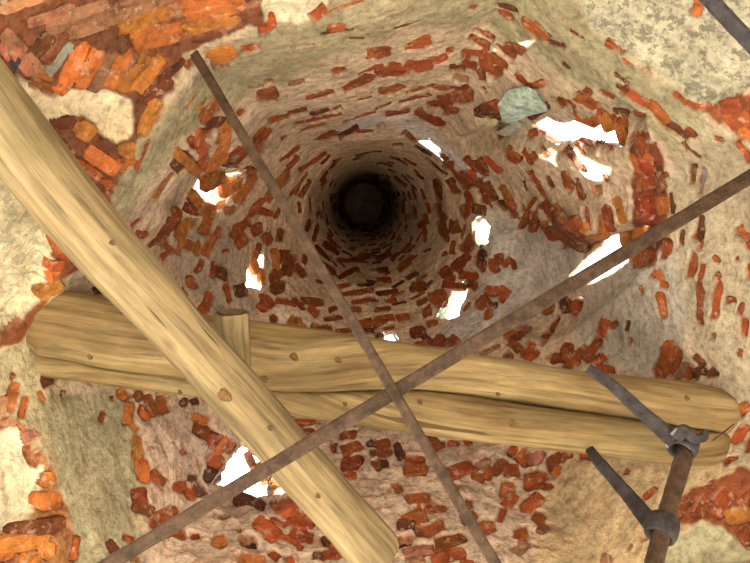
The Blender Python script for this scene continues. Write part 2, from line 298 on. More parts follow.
T[1, 2] = '''60 130 90 42 32 r;0 5 40 18 20 r;152 12 170 80 27 r;187 40 238 22 40 d;292 110 330 62 44 r;282 62 310 52 27 r;332 150 352 132 27 r;332 20 395 15 44 r;352 72 428 90 22 r;432 60 460 110 22 r;462 70 538 80 27 r;482 97 515 130 27 r;402 170 470 180 30 o;422 148 450 160 22 o;612 45 740 30 18 r;652 80 740 65 18 r;600 15 650 5 18 r;680 10 740 5 11 d;562 115 600 100 22 r;542 150 610 140 18 r;522 185 580 180 22 r;592 197 650 190 22 r;652 110 690 105 22 r;672 165 740 150 32 r;692 190 745 190 18 d;15 482 45 470 23 d;20 538 80 555 32 o;400 530 450 525 14 r;432 555 510 550 14 r'''
T[2, 2] = '''137 20 195 20 36 r;210 60 272 60 56 r;160 82 200 70 22 r;0 150 70 140 32 r;0 105 60 100 14 r;40 77 80 70 18 r;82 140 130 130 22 r;187 120 220 110 32 r;202 170 240 160 27 r;132 200 190 190 40 r;32 185 70 180 14 r;0 212 25 210 27 r;212 250 258 212 40 r;255 265 320 212 40 r;152 245 200 240 22 r;182 212 210 230 26 d;0 42 80 30 22 r;262 10 340 15 22 r;362 0 400 20 32 r;402 95 440 60 40 r;432 30 500 30 32 r;442 95 480 85 26 d;492 75 530 30 25 r;432 130 460 120 36 r;350 112 370 80 14 r;517 215 555 195 32 r;532 240 570 280 32 r;582 310 625 235 27 r;562 230 610 170 40 r;612 320 645 270 27 r;612 140 640 120 22 r;662 110 710 95 36 r;667 250 700 180 32 r;692 190 735 145 22 r;737 70 755 120 27 d;692 310 750 300 44 r;737 262 755 290 22 r;502 290 540 300 20 r;422 290 490 252 18 p'''
T[3, 2] = '''0 90 20 60 50 d;32 120 65 80 36 r;152 220 175 150 42 r;197 185 215 160 20 d;250 200 260 160 13 d;265 247 270 230 9 d;0 292 60 330 27 r;0 250 40 270 36 r;47 300 95 260 36 r;87 320 150 230 40 r;122 330 170 290 27 r;132 350 205 350 36 r;0 332 30 340 22 r;387 10 415 15 20 r;382 47 405 145 27 r;545 168 550 8 28 d;602 150 625 0 27 r;602 230 610 210 27 d;652 75 690 80 23 r;707 130 715 87 20 r;717 215 725 150 22 r;707 300 715 270 20 r;382 380 430 240 36 r;422 370 465 270 32 r;452 400 490 320 27 p;492 390 510 340 27 r;522 380 560 340 40 d;522 300 560 330 18 d;572 380 610 350 32 d;702 520 740 490 32 r;305 20 318 45 12 r'''
T[0, 3] = '''112 100 150 170 44 p;95 42 130 80 40 p;180 258 187 200 42 o;152 320 260 308 66 o;60 440 270 400 54 d;0 492 200 470 54 o;182 540 200 480 54 o;80 540 170 560 36 o;292 550 310 460 27 r;0 542 60 525 30 o;72 0 100 30 22 o;525 0 552 32 28 o;550 50 560 140 52 o;570 142 575 240 50 o;560 262 570 330 46 r;547 330 620 360 44 d;612 202 660 250 40 r;700 262 752 260 40 r;602 400 715 352 52 r;642 440 740 440 44 r;492 450 540 470 22 r;432 472 480 520 36 d;520 545 560 550 18 r;717 130 740 112 27 p;0 10 60 0 28 p'''
T[1, 3] = '''27 12 98 50 44 r;95 70 198 100 50 r;115 120 175 62 40 r;82 135 140 170 50 r;62 200 128 210 50 d;5 222 40 230 27 d;32 250 70 290 32 d;0 272 30 300 27 r;192 292 300 338 44 d;322 240 380 230 42 o;342 340 410 310 48 r;272 385 358 458 54 r;402 372 500 398 46 r;412 425 500 468 44 r;382 452 450 498 26 r;332 380 390 410 18 r;500 532 530 530 26 d;528 535 625 520 44 r;542 450 560 490 20 d;562 472 600 490 26 r;102 470 150 470 32 o;202 472 270 480 32 k;200 430 215 440 18 d;202 540 300 555 44 o;332 512 360 550 36 r;392 560 420 545 36 r;10 452 40 450 23 r;130 382 160 370 22 p;577 95 590 97 30 r;602 50 670 40 32 r;612 108 690 82 38 r;612 158 690 148 50 r;620 207 670 200 26 r;712 80 750 75 27 d;722 120 750 120 27 d;740 170 757 160 34 r;460 32 510 35 30 r;440 5 500 0 14 r'''
T[2, 3] = '''0 85 60 72 36 r;0 122 70 116 32 r;0 160 55 156 27 d;87 75 100 150 25 d;112 190 200 180 36 r;112 150 190 142 30 r;190 70 240 57 32 r;212 100 275 87 27 r;287 80 320 78 23 r;347 80 375 70 27 r;267 210 380 172 46 r;382 215 425 215 26 r;387 165 400 190 22 k;402 170 450 142 32 p;432 215 460 172 27 r;462 200 520 150 36 r;532 120 560 95 27 r;562 150 605 112 32 r;512 190 570 190 48 r;502 270 555 270 54 r;512 330 560 290 32 r;492 390 510 342 20 r;592 170 660 122 44 p;682 180 740 130 50 r;592 240 680 222 60 r;672 270 695 242 40 r;702 210 735 182 32 r;592 350 660 292 50 r;632 370 660 400 44 r;650 440 680 412 36 p;552 450 600 432 36 r;552 520 600 472 40 p;337 325 380 320 27 r;342 380 400 370 36 r;417 420 480 402 40 r;122 310 210 300 40 r;112 385 198 360 48 r;202 330 280 350 34 r;87 410 150 410 44 d;157 435 275 405 48 r;232 490 350 452 44 r;227 545 345 512 36 r;112 520 220 502 30 p;120 550 190 545 22 p;332 555 390 550 23 r;87 480 150 470 32 k;75 242 95 280 27 r;292 252 330 262 36 p'''
T[3, 3] = '''62 135 120 135 27 r;0 130 30 128 30 r;322 300 370 262 22 r;442 380 510 300 44 r;537 370 580 300 40 r;602 370 660 270 56 r;642 380 750 362 64 o;692 320 750 300 54 r;702 430 750 480 44 r;692 80 730 12 40 r;642 155 660 150 22 r;735 120 752 60 22 r;662 145 700 145 13 r;580 247 600 235 13 p;260 512 280 490 13 p;150 540 190 545 34 p;320 470 340 455 13 p;255 200 262 185 16 r'''
CX = [0, 188, 376, 562]; CY = [0, 141, 282, 422]; KS = 750/188
strokes = []
for (i, j), s in T.items():
    for q in s.split(';'):
        a = q.split(); x1, y1, x2, y2, wd = map(float, a[:5])
        strokes.append([CX[i]+x1/KS, CY[j]+y1/KS, CX[i]+x2/KS, CY[j]+y2/KS, wd/KS, a[5], 0.0])
# bricks standing in the mouths of the broken openings
for q in ['600 112 606 132 9 o', '613 116 622 140 8 o', '632 232 638 268 11 o', '622 236 627 250 8 o', '258 462 264 478 8 o', '246 452 252 466 7 p', '205 176 214 188 8 o', '224 178 231 192 8 o', '196 196 203 208 8 o', '254 258 259 272 6 o', '290 318 302 322 7 o', '312 322 318 326 6 o']:
    a = q.split(); strokes.append([float(z) for z in a[:5]]+[a[5], .03])
# courses of the narrow top of the spire: bare bricks scattered ring by ring
for k in range(26):
    rr = 88*(0.945**k); ccx = 377-.55*k; ccy = 218-.6*k
    n = max(10, int(2*math.pi*rr/(5+rr*.17))); off = random.random()
    for m_ in range(n):
        th = (m_+off)*2*math.pi/n; bare = .20+.46*max(0, math.sin(th+.15))**1.5
        if random.random() > bare: continue
        L_ = 2*math.pi/n*random.uniform(.35, .85); sk = random.uniform(-.02, .05)*rr
        x1, y1 = ccx+rr*math.cos(th), ccy+rr*math.sin(th); x2, y2 = ccx+(rr+sk)*math.cos(th+L_), ccy+(rr+sk)*math.sin(th+L_)
        if rr > 62 and min((x1-(s[0]+s[2])/2)**2+(y1-(s[1]+s[3])/2)**2 for s in strokes) < 60: continue
        strokes.append([x1, y1, x2, y2, max(.9, rr*.028), random.choice('rrmd'), 0.0])

HOLES = [[(530, 125), (545, 119), (562, 123), (590, 117), (606, 110), (615, 118), (628, 118), (627, 145), (600, 143), (575, 140), (555, 142)],
         [(568, 277), (585, 258), (598, 248), (605, 238), (625, 232), (650, 224), (641, 242), (630, 262), (610, 275), (590, 284)],
         [(214, 483), (222, 470), (232, 458), (240, 444), (252, 454), (266, 464), (268, 496), (252, 498), (232, 488)],
         [(472, 222), (482, 217), (489, 225), (488, 245), (480, 248), (472, 238)],
         [(437, 318), (445, 300), (455, 285), (466, 283), (470, 290), (462, 303), (460, 316), (448, 319)],
         [(416, 140), (428, 139), (440, 148), (450, 158), (445, 161), (434, 154)],
         [(382, 335), (392, 331), (398, 340), (390, 346), (383, 343)],
         [(246, 287), (249, 262), (254, 249), (263, 254), (262, 275), (259, 288)],
         [(181, 213), (186, 194), (198, 176), (210, 167), (226, 170), (244, 172), (240, 188), (228, 200), (216, 214), (200, 216)]]
# ------------------------------------------------------------------ fields carried on to the plaster: recesses, tints, marks
rec = np.zeros((RH, RW))
for s in strokes:
    x1, y1, x2, y2, wd = s[:5]; c = ((x1+x2)/2, (y1+y2)/2); Ln = math.hypot(x2-x1, y2-y1); a = math.atan2(y2-y1, x2-x1)
    rad = Ln/2+wd+5
    i0, i1 = int(max(0, (c[1]-rad-Y0)*RS)), int(min(RH, (c[1]+rad-Y0)*RS)); j0, j1 = int(max(0, (c[0]-rad-X0)*RS)), int(min(RW, (c[0]+rad-X0)*RS))
    if i1 <= i0 or j1 <= j0: continue
    k = min(1.0, wd/7)
    gx = GX[i0:i1, j0:j1]-c[0]+wx[i0:i1, j0:j1]*.8*k; gy = GY[i0:i1, j0:j1]-c[1]+wy[i0:i1, j0:j1]*.8*k
    u = abs(gx*math.cos(a)+gy*math.sin(a)); vv = abs(-gx*math.sin(a)+gy*math.cos(a))
    r = min(wd*.28, Ln*.28); qx = u-(Ln/2-r); qy = vv-(wd/2-r)
    sd = np.hypot(np.maximum(qx, 0), np.maximum(qy, 0))+np.minimum(np.maximum(qx, qy), 0)-r-.5*k-.05*wd
    rec[i0:i1, j0:j1] = np.maximum(rec[i0:i1, j0:j1], np.clip(.5-sd/1.1, 0, 1))
ZONES = [  # name, colour, mildew spots, dust, polygon
 ('lower', (.50, .42, .27), .25, .3, [(-120, 395), (130, 392), (300, 420), (560, 450), (740, 460), (870, 690), (-120, 690)]),
 ('pinkwhite', (.68, .53, .43), .0, .7, [(125, 392), (300, 408), (580, 445), (560, 500), (520, 690), (130, 690), (145, 480)]),
 ('ochre', (.56, .43, .27), .1, .35, [(575, 447), (740, 462), (760, 500), (668, 545), (655, 690), (500, 690), (545, 500)]),
 ('grey_north', (.44, .39, .26), .35, .15, [(195, 75), (255, 25), (345, -5), (420, -120), (560, -120), (560, -5), (470, 25), (400, 30), (330, 60), (250, 95), (180, 140), (130, 210), (95, 262), (60, 262), (125, 155)]),
 ('grey_northeast', (.42, .38, .25), .35, .15, [(480, -10), (565, -10), (620, 50), (700, 110), (745, 170), (715, 195), (660, 140), (600, 95), (540, 60), (490, 30)]),
 ('grey_east', (.54, .47, .35), .2, .25, [(668, 175), (700, 130), (870, 100), (870, 470), (740, 470), (735, 400), (690, 340), (672, 270)]),
 ('grey_slab', (.58, .54, .49), .35, .1, [(585, 290), (640, 250), (672, 250), (690, 330), (672, 380), (600, 372), (575, 340)]),
 ('lavender', (.60, .57, .56), .3, .05, [(487, 207), (540, 232), (585, 252), (580, 290), (540, 320), (470, 345), (425, 345), (450, 322), (474, 300), (489, 255)]),
 ('lavender_strip', (.66, .64, .66), .1, .1, [(340, 122), (400, 115), (440, 136), (470, 162), (500, 178), (482, 186), (450, 165), (425, 140), (395, 124), (340, 130)]),
 ('grey_southwest', (.44, .40, .27), .3, .1, [(28, 400), (125, 392), (132, 440), (138, 490), (125, 690), (88, 690), (78, 563), (62, 500), (52, 450)]),
 ('pale_west', (.56, .50, .33), .1, .2, [(-120, 320), (25, 322), (62, 280), (90, 240), (60, 290), (34, 345), (38, 400), (45, 420), (0, 420), (-120, 400)]),
 ('wall_niche', (.53, .46, .38), .1, .35, [(170, 240), (210, 215), (240, 245), (250, 300), (215, 320), (180, 280)]),
 ('bare_northwest', (.20, .07, .034), .3, .3, [(-120, -120), (262, -120), (262, 22), (190, 50), (157, 105), (125, 165), (105, 215), (60, 165), (40, 125), (-120, 60)]),
 ('bare_west', (.28, .09, .035), .2, .3, [(40, 195), (62, 225), (88, 262), (62, 285), (45, 312), (20, 338), (-5, 350), (-5, 325), (38, 300), (57, 262), (52, 225)]),
 ('bare_southwest', (.42, .20, .085), 0, .4, [(-120, 415), (20, 425), (50, 470), (72, 520), (80, 690), (-120, 690)]),
 ('bare_east', (.24, .065, .03), .2, .4, [(632, 140), (655, 142), (668, 200), (665, 245), (640, 262), (632, 200)]),
 ('bare_northeast', (.27, .08, .034), 0, .3, [(700, 105), (742, 95), (870, 90), (870, 150), (742, 142)]),
 ('bare_southeast', (.25, .075, .034), 0, .3, [(670, 525), (690, 488), (740, 470), (870, 470), (870, 600), (720, 528), (700, 520)]),
 ('limewash_a', (.97, .90, .70), .0, .0, ellipse(-5, 478, 48, 55)),
 ('limewash_b', (.86, .78, .56), .5, .0, ellipse(0, 248, 53, 80)),
 ('limewash_c', (.95, .82, .60), .0, .0, NICHE[6][0]),
 ('limewash_d', (.88, .80, .62), .05, .0, NICHE[7][0]),
 ('limewash_e', (.62, .60, .42), .2, .0, NICHE[8][0]),
 ('limewash_f', (.58, .55, .43), .9, .0, NICHE[9][0]),
 ('sunlit_tint', (.85, .74, .58), .0, .1, [(180, 212), (205, 168), (248, 168), (232, 205), (205, 225)]),  # sunlight put into the plaster tint, here and in the next zone
 ('sunlit_tint_low', (.78, .66, .54), .0, .1, [(262, 300), (290, 305), (330, 325), (300, 330), (262, 318)]),
]
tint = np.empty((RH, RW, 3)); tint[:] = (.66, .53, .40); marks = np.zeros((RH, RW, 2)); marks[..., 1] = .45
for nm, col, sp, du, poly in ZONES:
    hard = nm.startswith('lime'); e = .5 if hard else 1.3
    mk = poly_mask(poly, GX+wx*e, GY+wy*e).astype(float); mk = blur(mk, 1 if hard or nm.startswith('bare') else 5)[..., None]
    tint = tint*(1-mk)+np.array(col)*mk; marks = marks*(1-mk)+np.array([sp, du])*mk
inhole = np.zeros((RH, RW), bool)
for hp in HOLES: inhole |= poly_mask(hp, GX+wx*.5, GY+wy*.5)
U1, V1 = proj_np(G1); U1 = np.nan_to_num(U1); V1 = np.nan_to_num(V1)
R_ = sample(rec, U1, V1); scale_h = np.clip(3.2/np.maximum(G1[..., 2], 1), .35, 1)
# course co-ordinates: metres round the wall, metres up it
seg = np.linalg.norm(np.roll(G0, -1, 1)-G0, axis=-1); ar = np.cumsum(seg, 1); up = np.concatenate([np.zeros((1, NT)), np.cumsum(np.linalg.norm(np.diff(G0, axis=0), axis=-1), 0)], 0)
course = np.stack([ar*5.0, up*17+1.6*vnoise(G0*3), vnoise(G0*5)*1.5], -1)
fine = vnoise(course*.9)*.0035+fbm(G1*14, 4)*.006
rub = sample(blur(poly_mask([(130, 440), (215, 430), (300, 500), (420, 430), (600, 450), (540, 690), (120, 690)], GX, GY).astype(float), 10), U1, V1)
fine += rub*fbm(G1*11+9, 3)*.012
d2 = fine-R_*.026
G2 = G1+Nn*d2[..., None]
fade = np.clip((NR-1-np.arange(NR))/7, 0, 1)[:, None, None]; G2 = G0*(1-fade)+G2*fade; G2[-1] = G0[-1].mean(0)
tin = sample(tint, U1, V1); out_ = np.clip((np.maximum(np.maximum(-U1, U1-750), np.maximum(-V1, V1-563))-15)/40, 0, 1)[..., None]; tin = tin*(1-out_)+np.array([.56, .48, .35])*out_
tin = tin*(1+.28*np.clip((G1[..., 2:3]-4.2)/1.0, 0, 1)*np.array([1.0, .98, .9])); mar = sample(marks, U1, V1); hol = sample(inhole.astype(float), U1, V1)  # tint raised with height, brightening the dim upper shaft by colour

GROUND = bpy.data.objects.new('ground', None)
# ------------------------------------------------------------------ one wall per side of the tower, the spire's narrow top as the ceiling
corner = [math.atan2(y-280, x-375) for x, y in BASE]
names = ['wall_north', 'wall_northeast', 'wall_east', 'wall_southeast', 'wall_south', 'wall_southwest', 'wall_west']
def col_of(a): return int(round((a+math.pi)/(2*math.pi)*NT)) % NT
cols = [col_of(a) for a in corner]
WALLS = {}
def build_patch(name, r0, r1, c0, n):
    cc = (c0+np.arange(n+1)) % NT
    sub = np.ix_(np.arange(r0, r1+1), cc); P = G2[sub]; a, b = P.shape[:2]
    ii, jj = np.meshgrid(np.arange(a-1), np.arange(b-1), indexing='ij')
    Fq = np.stack([ii*b+jj, ii*b+jj+1, (ii+1)*b+jj+1, (ii+1)*b+jj], -1)
    hm = hol[sub]; hh = (hm[:-1, :-1]+hm[1:, 1:]+hm[1:, :-1]+hm[:-1, 1:])/4
    Fq = Fq[hh < .5].reshape(-1, 4)
    me = mesh_np(name, P.reshape(-1, 3), Fq)
    for nm, dat, ty, key in (('tint', tin, 'FLOAT_COLOR', 'color'), ('marks', None, 'FLOAT_VECTOR', 'vector'), ('course', course, 'FLOAT_VECTOR', 'vector')):
        at_ = me.attributes.new(nm, ty, 'POINT')
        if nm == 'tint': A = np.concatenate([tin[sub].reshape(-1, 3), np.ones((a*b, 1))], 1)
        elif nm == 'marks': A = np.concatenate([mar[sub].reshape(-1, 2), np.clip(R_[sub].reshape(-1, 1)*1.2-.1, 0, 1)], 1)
        else: A = course[sub].reshape(-1, 3)
        at_.data.foreach_set(key, A.astype(np.float32).ravel())
    me.polygons.foreach_set('use_smooth', np.ones(len(me.polygons), bool))
    return tag(link(name, me, PLASTER), kind='structure')
for q in range(7):
    c0, c1 = cols[q], cols[(q+1) % 7]; WALLS[q] = build_patch(names[q], 0, bnd[3], c0, (c1-c0) % NT)
CEIL = build_patch('ceiling', bnd[3], NR-1, 0, NT)
def owner(col, row):
    if row >= bnd[3]: return CEIL
    for q in range(7):
        n = (cols[(q+1) % 7]-cols[q]) % NT
        if (col-cols[q]) % NT < n: return WALLS[q]

# ------------------------------------------------------------------ bricks: a dozen worn shapes shared by all
def brick_shape(seed, n=10):
    r = random.Random(seed); V = []
    out = []
    for k in range(n):
        a = 2*math.pi*(k+.5)/n; cx_, sy_ = math.cos(a), math.sin(a); e = .42
        x = math.copysign(abs(cx_)**e, cx_)*.5; y = math.copysign(abs(sy_)**e, sy_)*.5
        out.append((x*(1+r.uniform(-.07, .05)), y*(1+r.uniform(-.10, .06))))
    for x, y in out: V.append((x*1.04, y*1.04, -1))
    for x, y in out: V.append((x, y, -.15+r.uniform(-.06, .06)))
    for x, y in out: V.append((x*.86, y*.80, r.uniform(-.02, .16)))
    V.append((r.uniform(-.1, .1), r.uniform(-.1, .1), .12+r.uniform(-.1, .08)))
    Fs = []
    for lv in (0, 1):
        for k in range(n): Fs.append((lv*n+k, lv*n+(k+1) % n, (lv+1)*n+(k+1) % n, (lv+1)*n+k))
    for k in range(n): Fs.append((2*n+k, 2*n+(k+1) % n, 3*n))
    me = bpy.data.meshes.new('brick'); me.from_pydata(V, [], Fs); me.update(); me.materials.append(BRICK)
    return me
BR = [brick_shape(s) for s in range(24)]
TONE = {'o': (.50, .175, .045), 'r': (.33, .085, .028), 'd': (.16, .055, .026), 'p': (.38, .17, .11), 'q': (.30, .13, .085), 'g': (.27, .25, .23), 'm': (.26, .045, .022), 'k': (.05, .028, .02)}
small = {}
def place_brick(s):
    x1, y1, x2, y2, wd, tone, dep = s
    mx, my = (x1+x2)/2, (y1+y2)/2; L_ = math.hypot(x2-x1, y2-y1) or 1; nx, ny = -(y2-y1)/L_, (x2-x1)/L_
    c = wall_at(mx, my); a = wall_at(x1, y1); b = wall_at(x2, y2); e = wall_at(mx+nx*wd/2, my+ny*wd/2); g = wall_at(mx-nx*wd/2, my-ny*wd/2)
    if not (a and b and c and e and g): return
    X = b[0]-a[0]; lx = X.length
    if lx > .75 or lx < 1e-3: lx = min(max(lx, .02), .75)
    X.normalize(); nrm = c[1]; X = (X-nrm*X.dot(nrm)).normalized(); Y = nrm.cross(X)
    ly = min(abs((e[0]-g[0]).dot(Y))+.004, .5); o_ = owner(c[2], c[3])
    zz = .05*min(1, 3.5/c[0].z)
    rt = random.uniform(-.06, .06)
    Mx = Matrix((X, Y, nrm)).transposed() @ Matrix.Rotation(rt, 3, 'X') @ Matrix.Rotation(random.uniform(-.05, .05), 3, 'Y')
    pos = c[0]+nrm*(random.uniform(-.018, -.005)*(1 if tone != 'k' else 2.2))*min(1, 3.5/c[0].z)-ray(mx, my)*-dep
    m4 = Matrix.Translation(pos) @ Mx.to_4x4() @ Matrix.Diagonal((lx*1.2, ly*(1.12+.22*min(1, max(0, (wd-4)/5))), zz, 1))
    if max(L_, wd) < 5.0 or (o_ is CEIL and L_ < 9):
        small.setdefault(o_.name, []).append((m4, tone)); return
    o = bpy.data.objects.new('brick', random.choice(BR)); COL.objects.link(o); o.parent = o_
    j = random.uniform(.85, 1.15); t = TONE[tone]; o.color = (t[0]*j, t[1]*j*random.uniform(.85, 1.2), t[2]*j, 1)
    o.matrix_world = m4
for s in strokes: place_brick(s)
BRICK_S = None
for on, lst in small.items():                    # chips too small to tell apart singly
    V = []; Fs = []; src = BR[3]
    vs = np.array([v.co[:] for v in src.vertices]); fs = [tuple(p.vertices) for p in src.polygons]
    for m4, t in lst:
        A = np.array(m4); k = len(V); V.extend((vs @ A[:3, :3].T+A[:3, 3]).tolist()); Fs.extend([tuple(i+k for i in f) for f in fs])
    me = bpy.data.meshes.new('brick_chips'); me.from_pydata(V, [], Fs); me.update()
    o = link('brick_chips', me, BRICK, bpy.data.objects[on]); o.color = (.36, .085, .03, 1); tag(o, kind='stuff')

# ------------------------------------------------------------------ reveals of the broken openings
def reveal(hp, depth, tilt, shrink, col):
    cx = sum(p[0] for p in hp)/len(hp); cy = sum(p[1] for p in hp)/len(hp); c = wall_at(cx, cy)
    pts = []
    n = len(hp)
    for i in range(n):
        for t in (0, .33, .66): pts.append((hp[i][0]*(1-t)+hp[(i+1) % n][0]*t, hp[i][1]*(1-t)+hp[(i+1) % n][1]*t))
    inner = [wall_at(cx+(x-cx)*1.10, cy+(y-cy)*1.10) for x, y in pts]; inner = [q[0]+q[1]*-.004 for q in inner if q]
    d = (c[0].normalized()*(1-tilt)+(-c[1])*tilt).normalized(); cen = sum(inner, Vector())/len(inner); n = len(inner); K = 8
    V = []; Fs = []
    for k in range(K+1):
        t = k/K
        for q in inner:
            p = cen+(q-cen)*(1-shrink*t)+d*depth*t
            if k: p = p+(q-cen).normalized()*(.022*float(fbm(np.array(p)*14, 2))*1.2)+d*0
            V.append(tuple(p))
    for k in range(K):
        for i in range(n): Fs.append((k*n+i, k*n+(i+1) % n, (k+1)*n+(i+1) % n, (k+1)*n+i))
    me = bpy.data.meshes.new('reveal'); me.from_pydata(V, [], Fs); me.update()
    for nm, ty, key, val in (('tint', 'FLOAT_COLOR', 'color', tuple(col)+(1,)), ('marks', 'FLOAT_VECTOR', 'vector', (0, .9, 0))):
        a = me.attributes.new(nm, ty, 'POINT'); a.data.foreach_set(key, np.tile(np.array(val, np.float32), (len(V), 1)).ravel())
    a = me.attributes.new('course', 'FLOAT_VECTOR', 'POINT'); a.data.foreach_set('vector', (np.array(V, np.float32)*np.array([5, 5, 26], np.float32)).ravel())
    return link('reveal', me, PLASTER, owner(c[2], c[3]))
for hp, (dep, ti_, sh, cl) in zip(HOLES, [(.28, .12, .05, (.7, .48, .30)), (.28, .08, .05, (.8, .55, .32)), (.10, .2, .0, (.6, .5, .42)), (.25, .15, .2, (.75, .75, .5)), (.25, .25, .3, (.72, .75, .5)),
                                     (.20, .0, .15, (.75, .75, .5)), (.25, .1, .1, (.7, .7, .6)), (.10, .3, .0, (.75, .65, .5)), (.24, .22, .52, (.95, .84, .66))]):
    reveal(hp, dep, ti_, sh, cl)
# loose slabs of old render hanging in the north-east opening
def slab(outline, mat, name, parent, lift=.02, thick=.03, seed=0):
    r = random.Random(seed); P = [wall_at(x, y) for x, y in outline]; n = len(P); V = []; Fs = []
    top = [p[0]+p[1]*(lift+r.uniform(-.008, .02)) for p in P]; c = sum(top, Vector())/n+P[0][1]*.012
    V = [tuple(t) for t in top]+[tuple(t-P[0][1]*thick) for t in top]+[tuple((t+c)/2+P[0][1]*r.uniform(0, .01)) for t in top]+[tuple(c)]
    for i in range(n):
        j = (i+1) % n; Fs += [(i, j, 2*n+j, 2*n+i), (2*n+i, 2*n+j, 3*n), (n+i, n+j, j, i)]
    me = bpy.data.meshes.new(name); me.from_pydata(V, [], Fs); me.update(); return link(name, me, mat, parent)
BLUE = mat_plain('blue_limewash', (.16, .27, .25), (.66, .80, .72), 22); YEL = mat_plain('yellow_lichen', (.50, .46, .20), (.78, .74, .42), 30); GREY = mat_plain('grey_limewash', (.28, .28, .24), (.55, .55, .52), 26)
o = slab([(500, 115), (508, 104), (517, 90), (535, 88), (546, 91), (548, 101), (535, 108), (518, 117)], BLUE, 'plaster_slab', WALLS[1], .045, .04, 1); o['label'] = 'loose pale turquoise slab of old plaster'
slab([(500, 133), (508, 124), (518, 117), (526, 122), (520, 130), (510, 138)], GREY, 'plaster_slab', WALLS[1], .03, .04, 2)
slab([(476, 114), (484, 111), (494, 121), (497, 128), (488, 131), (478, 124)], YEL, 'plaster_slab', WALLS[1], .02, .03, 3)

# ------------------------------------------------------------------ timber
def catmull(P, n):
    P = [np.array(p, float) for p in P]; P = [2*P[0]-P[1]]+P+[2*P[-1]-P[-2]]; out = []; m = len(P)-3
    for k in range(n+1):
        t = k/n*m; i = min(int(t), m-1); f = t-i; a, b, c, d = P[i:i+4]
        out.append(.5*((2*b)+(-a+c)*f+(2*a-5*b+4*c-d)*f*f+(-a+3*b-3*c+d)*f**3))
    return np.array(out)
def log_mesh(name, ctrl, depth=1.0, e=1.0, nseg=120, nr_=44, seed=0, rough=.006, cut=None, gap=0.0):
    """ctrl: (px, py, height, half width in px); cut: +1 / -1 flattens that side where the other half lies"""
    C = catmull(ctrl, nseg); V = []; Gr = []
    cen = np.array([at(c[0], c[1], c[2])[:] for c in C]); tan = np.gradient(cen, axis=0); tan /= np.linalg.norm(tan, axis=1)[:, None]
    ln = np.concatenate([[0], np.cumsum(np.linalg.norm(np.diff(cen, axis=0), axis=1))])
    for k in range(nseg+1):
        vw = -cen[k]/np.linalg.norm(cen[k]); s = np.cross(tan[k], vw); s /= np.linalg.norm(s); f = np.cross(s, tan[k])
        hw = C[k][3]/F_PX*C[k][2]
        th = np.arange(nr_)/nr_*2*math.pi; cx_, sy_ = np.cos(th), np.sin(th)
        x = np.sign(cx_)*abs(cx_)**e*hw; y = np.sign(sy_)*abs(sy_)**e*hw*depth
        p = cen[k]+x[:, None]*s+y[:, None]*f
        if cut: p = p-(cut*np.clip(cut*cx_-.55, 0, 1)*.016*(sy_ > -.9))[:, None]*s*(.4+.6*abs(math.sin(k*.031+1)))
        q = np.stack([np.full(nr_, ln[k]*1.6), cx_*hw*22, sy_*hw*22], -1)+seed*9.1
        rr = rough*fbm(q, 3)+rough*1.6*fbm(p*4+seed, 2)
        end = min(k, nseg-k)/nseg
        p = p+(cx_[:, None]*s+sy_[:, None]*f)*(rr[:, None]-.012*math.exp(-end*260))
        V.append(p); arc = np.cumsum(np.linalg.norm(np.diff(np.stack([x, y], 1), axis=0, prepend=np.array([[x[-1], y[-1]]])), axis=1)); Gr.append(np.stack([np.full(nr_, ln[k]), arc, np.full(nr_, seed*3.0)], -1))
    V = np.concatenate(V); Gr = np.concatenate(Gr); Fs = []
    for k in range(nseg):
        for i in range(nr_): Fs.append((k*nr_+i, k*nr_+(i+1) % nr_, (k+1)*nr_+(i+1) % nr_, (k+1)*nr_+i))
    V = V.tolist(); Gr = Gr.tolist()
    for k, base_ in ((0, 0), (nseg, nseg*nr_)):
        prev = list(range(base_, base_+nr_))
        for sc in (.72, .4):
            new = []
            for i in range(nr_):
                p = cen[k]+(np.array(V[base_+i])-cen[k])*sc+tan[k]*(.004 if k else -.004)+np.random.uniform(-.002, .002, 3)
                new.append(len(V)); V.append(p.tolist()); Gr.append([Gr[base_+i][0]+sc*.05, sc*.6, i*.05])
            for i in range(nr_): Fs.append((prev[i], prev[(i+1) % nr_], new[(i+1) % nr_], new[i]))
            prev = new
        V.append(cen[k].tolist()); Gr.append([0, 0, 0]); m_ = len(V)-1
        for i in range(nr_): Fs.append((prev[i], prev[(i+1) % nr_], m_))
    me = bpy.data.meshes.new(name); me.from_pydata(V, [], Fs); me.update()
    a = me.attributes.new('grain', 'FLOAT_VECTOR', 'POINT'); a.data.foreach_set('vector', np.array(Gr, np.float32).ravel())
    me.polygons.foreach_set('use_smooth', np.ones(len(me.polygons), bool)); return me
beam = link('log_beam', None); tag(beam, 'thick split timber log spanning the tower from wall to wall behind the iron rods', 'log')
beam.location = (0, 0, 0)
HB = 2.93; CU = 1
top = [(26, 322), (60, 294), (130, 303), (215, 317), (300, 328), (420, 346), (560, 369), (690, 384), (736, 404)]
crk = [(26, 350), (60, 357), (110, 369), (200, 380), (290, 391), (420, 391), (560, 409), (690, 428), (736, 434)]
bot = [(26, 372), (60, 377), (120, 385), (215, 398), (300, 414), (420, 432), (560, 449), (690, 463), (736, 458)]
def between(a, b, over): return [((x1+x2)/2, (y1+y2)/2, HB, abs(y2-y1)/2*.99+over) for (x1, y1), (x2, y2) in zip(a, b)]
uh = link('upper_half', log_mesh('upper_half', between(top, crk, 2.2), 1.35, .55, seed=1, rough=.004, cut=CU), WOOD_A, beam)
lh = link('lower_half', log_mesh('lower_half', between(crk, bot, 2.2), 2.2, .58, seed=2, rough=.004, cut=-CU), WOOD_A, beam)
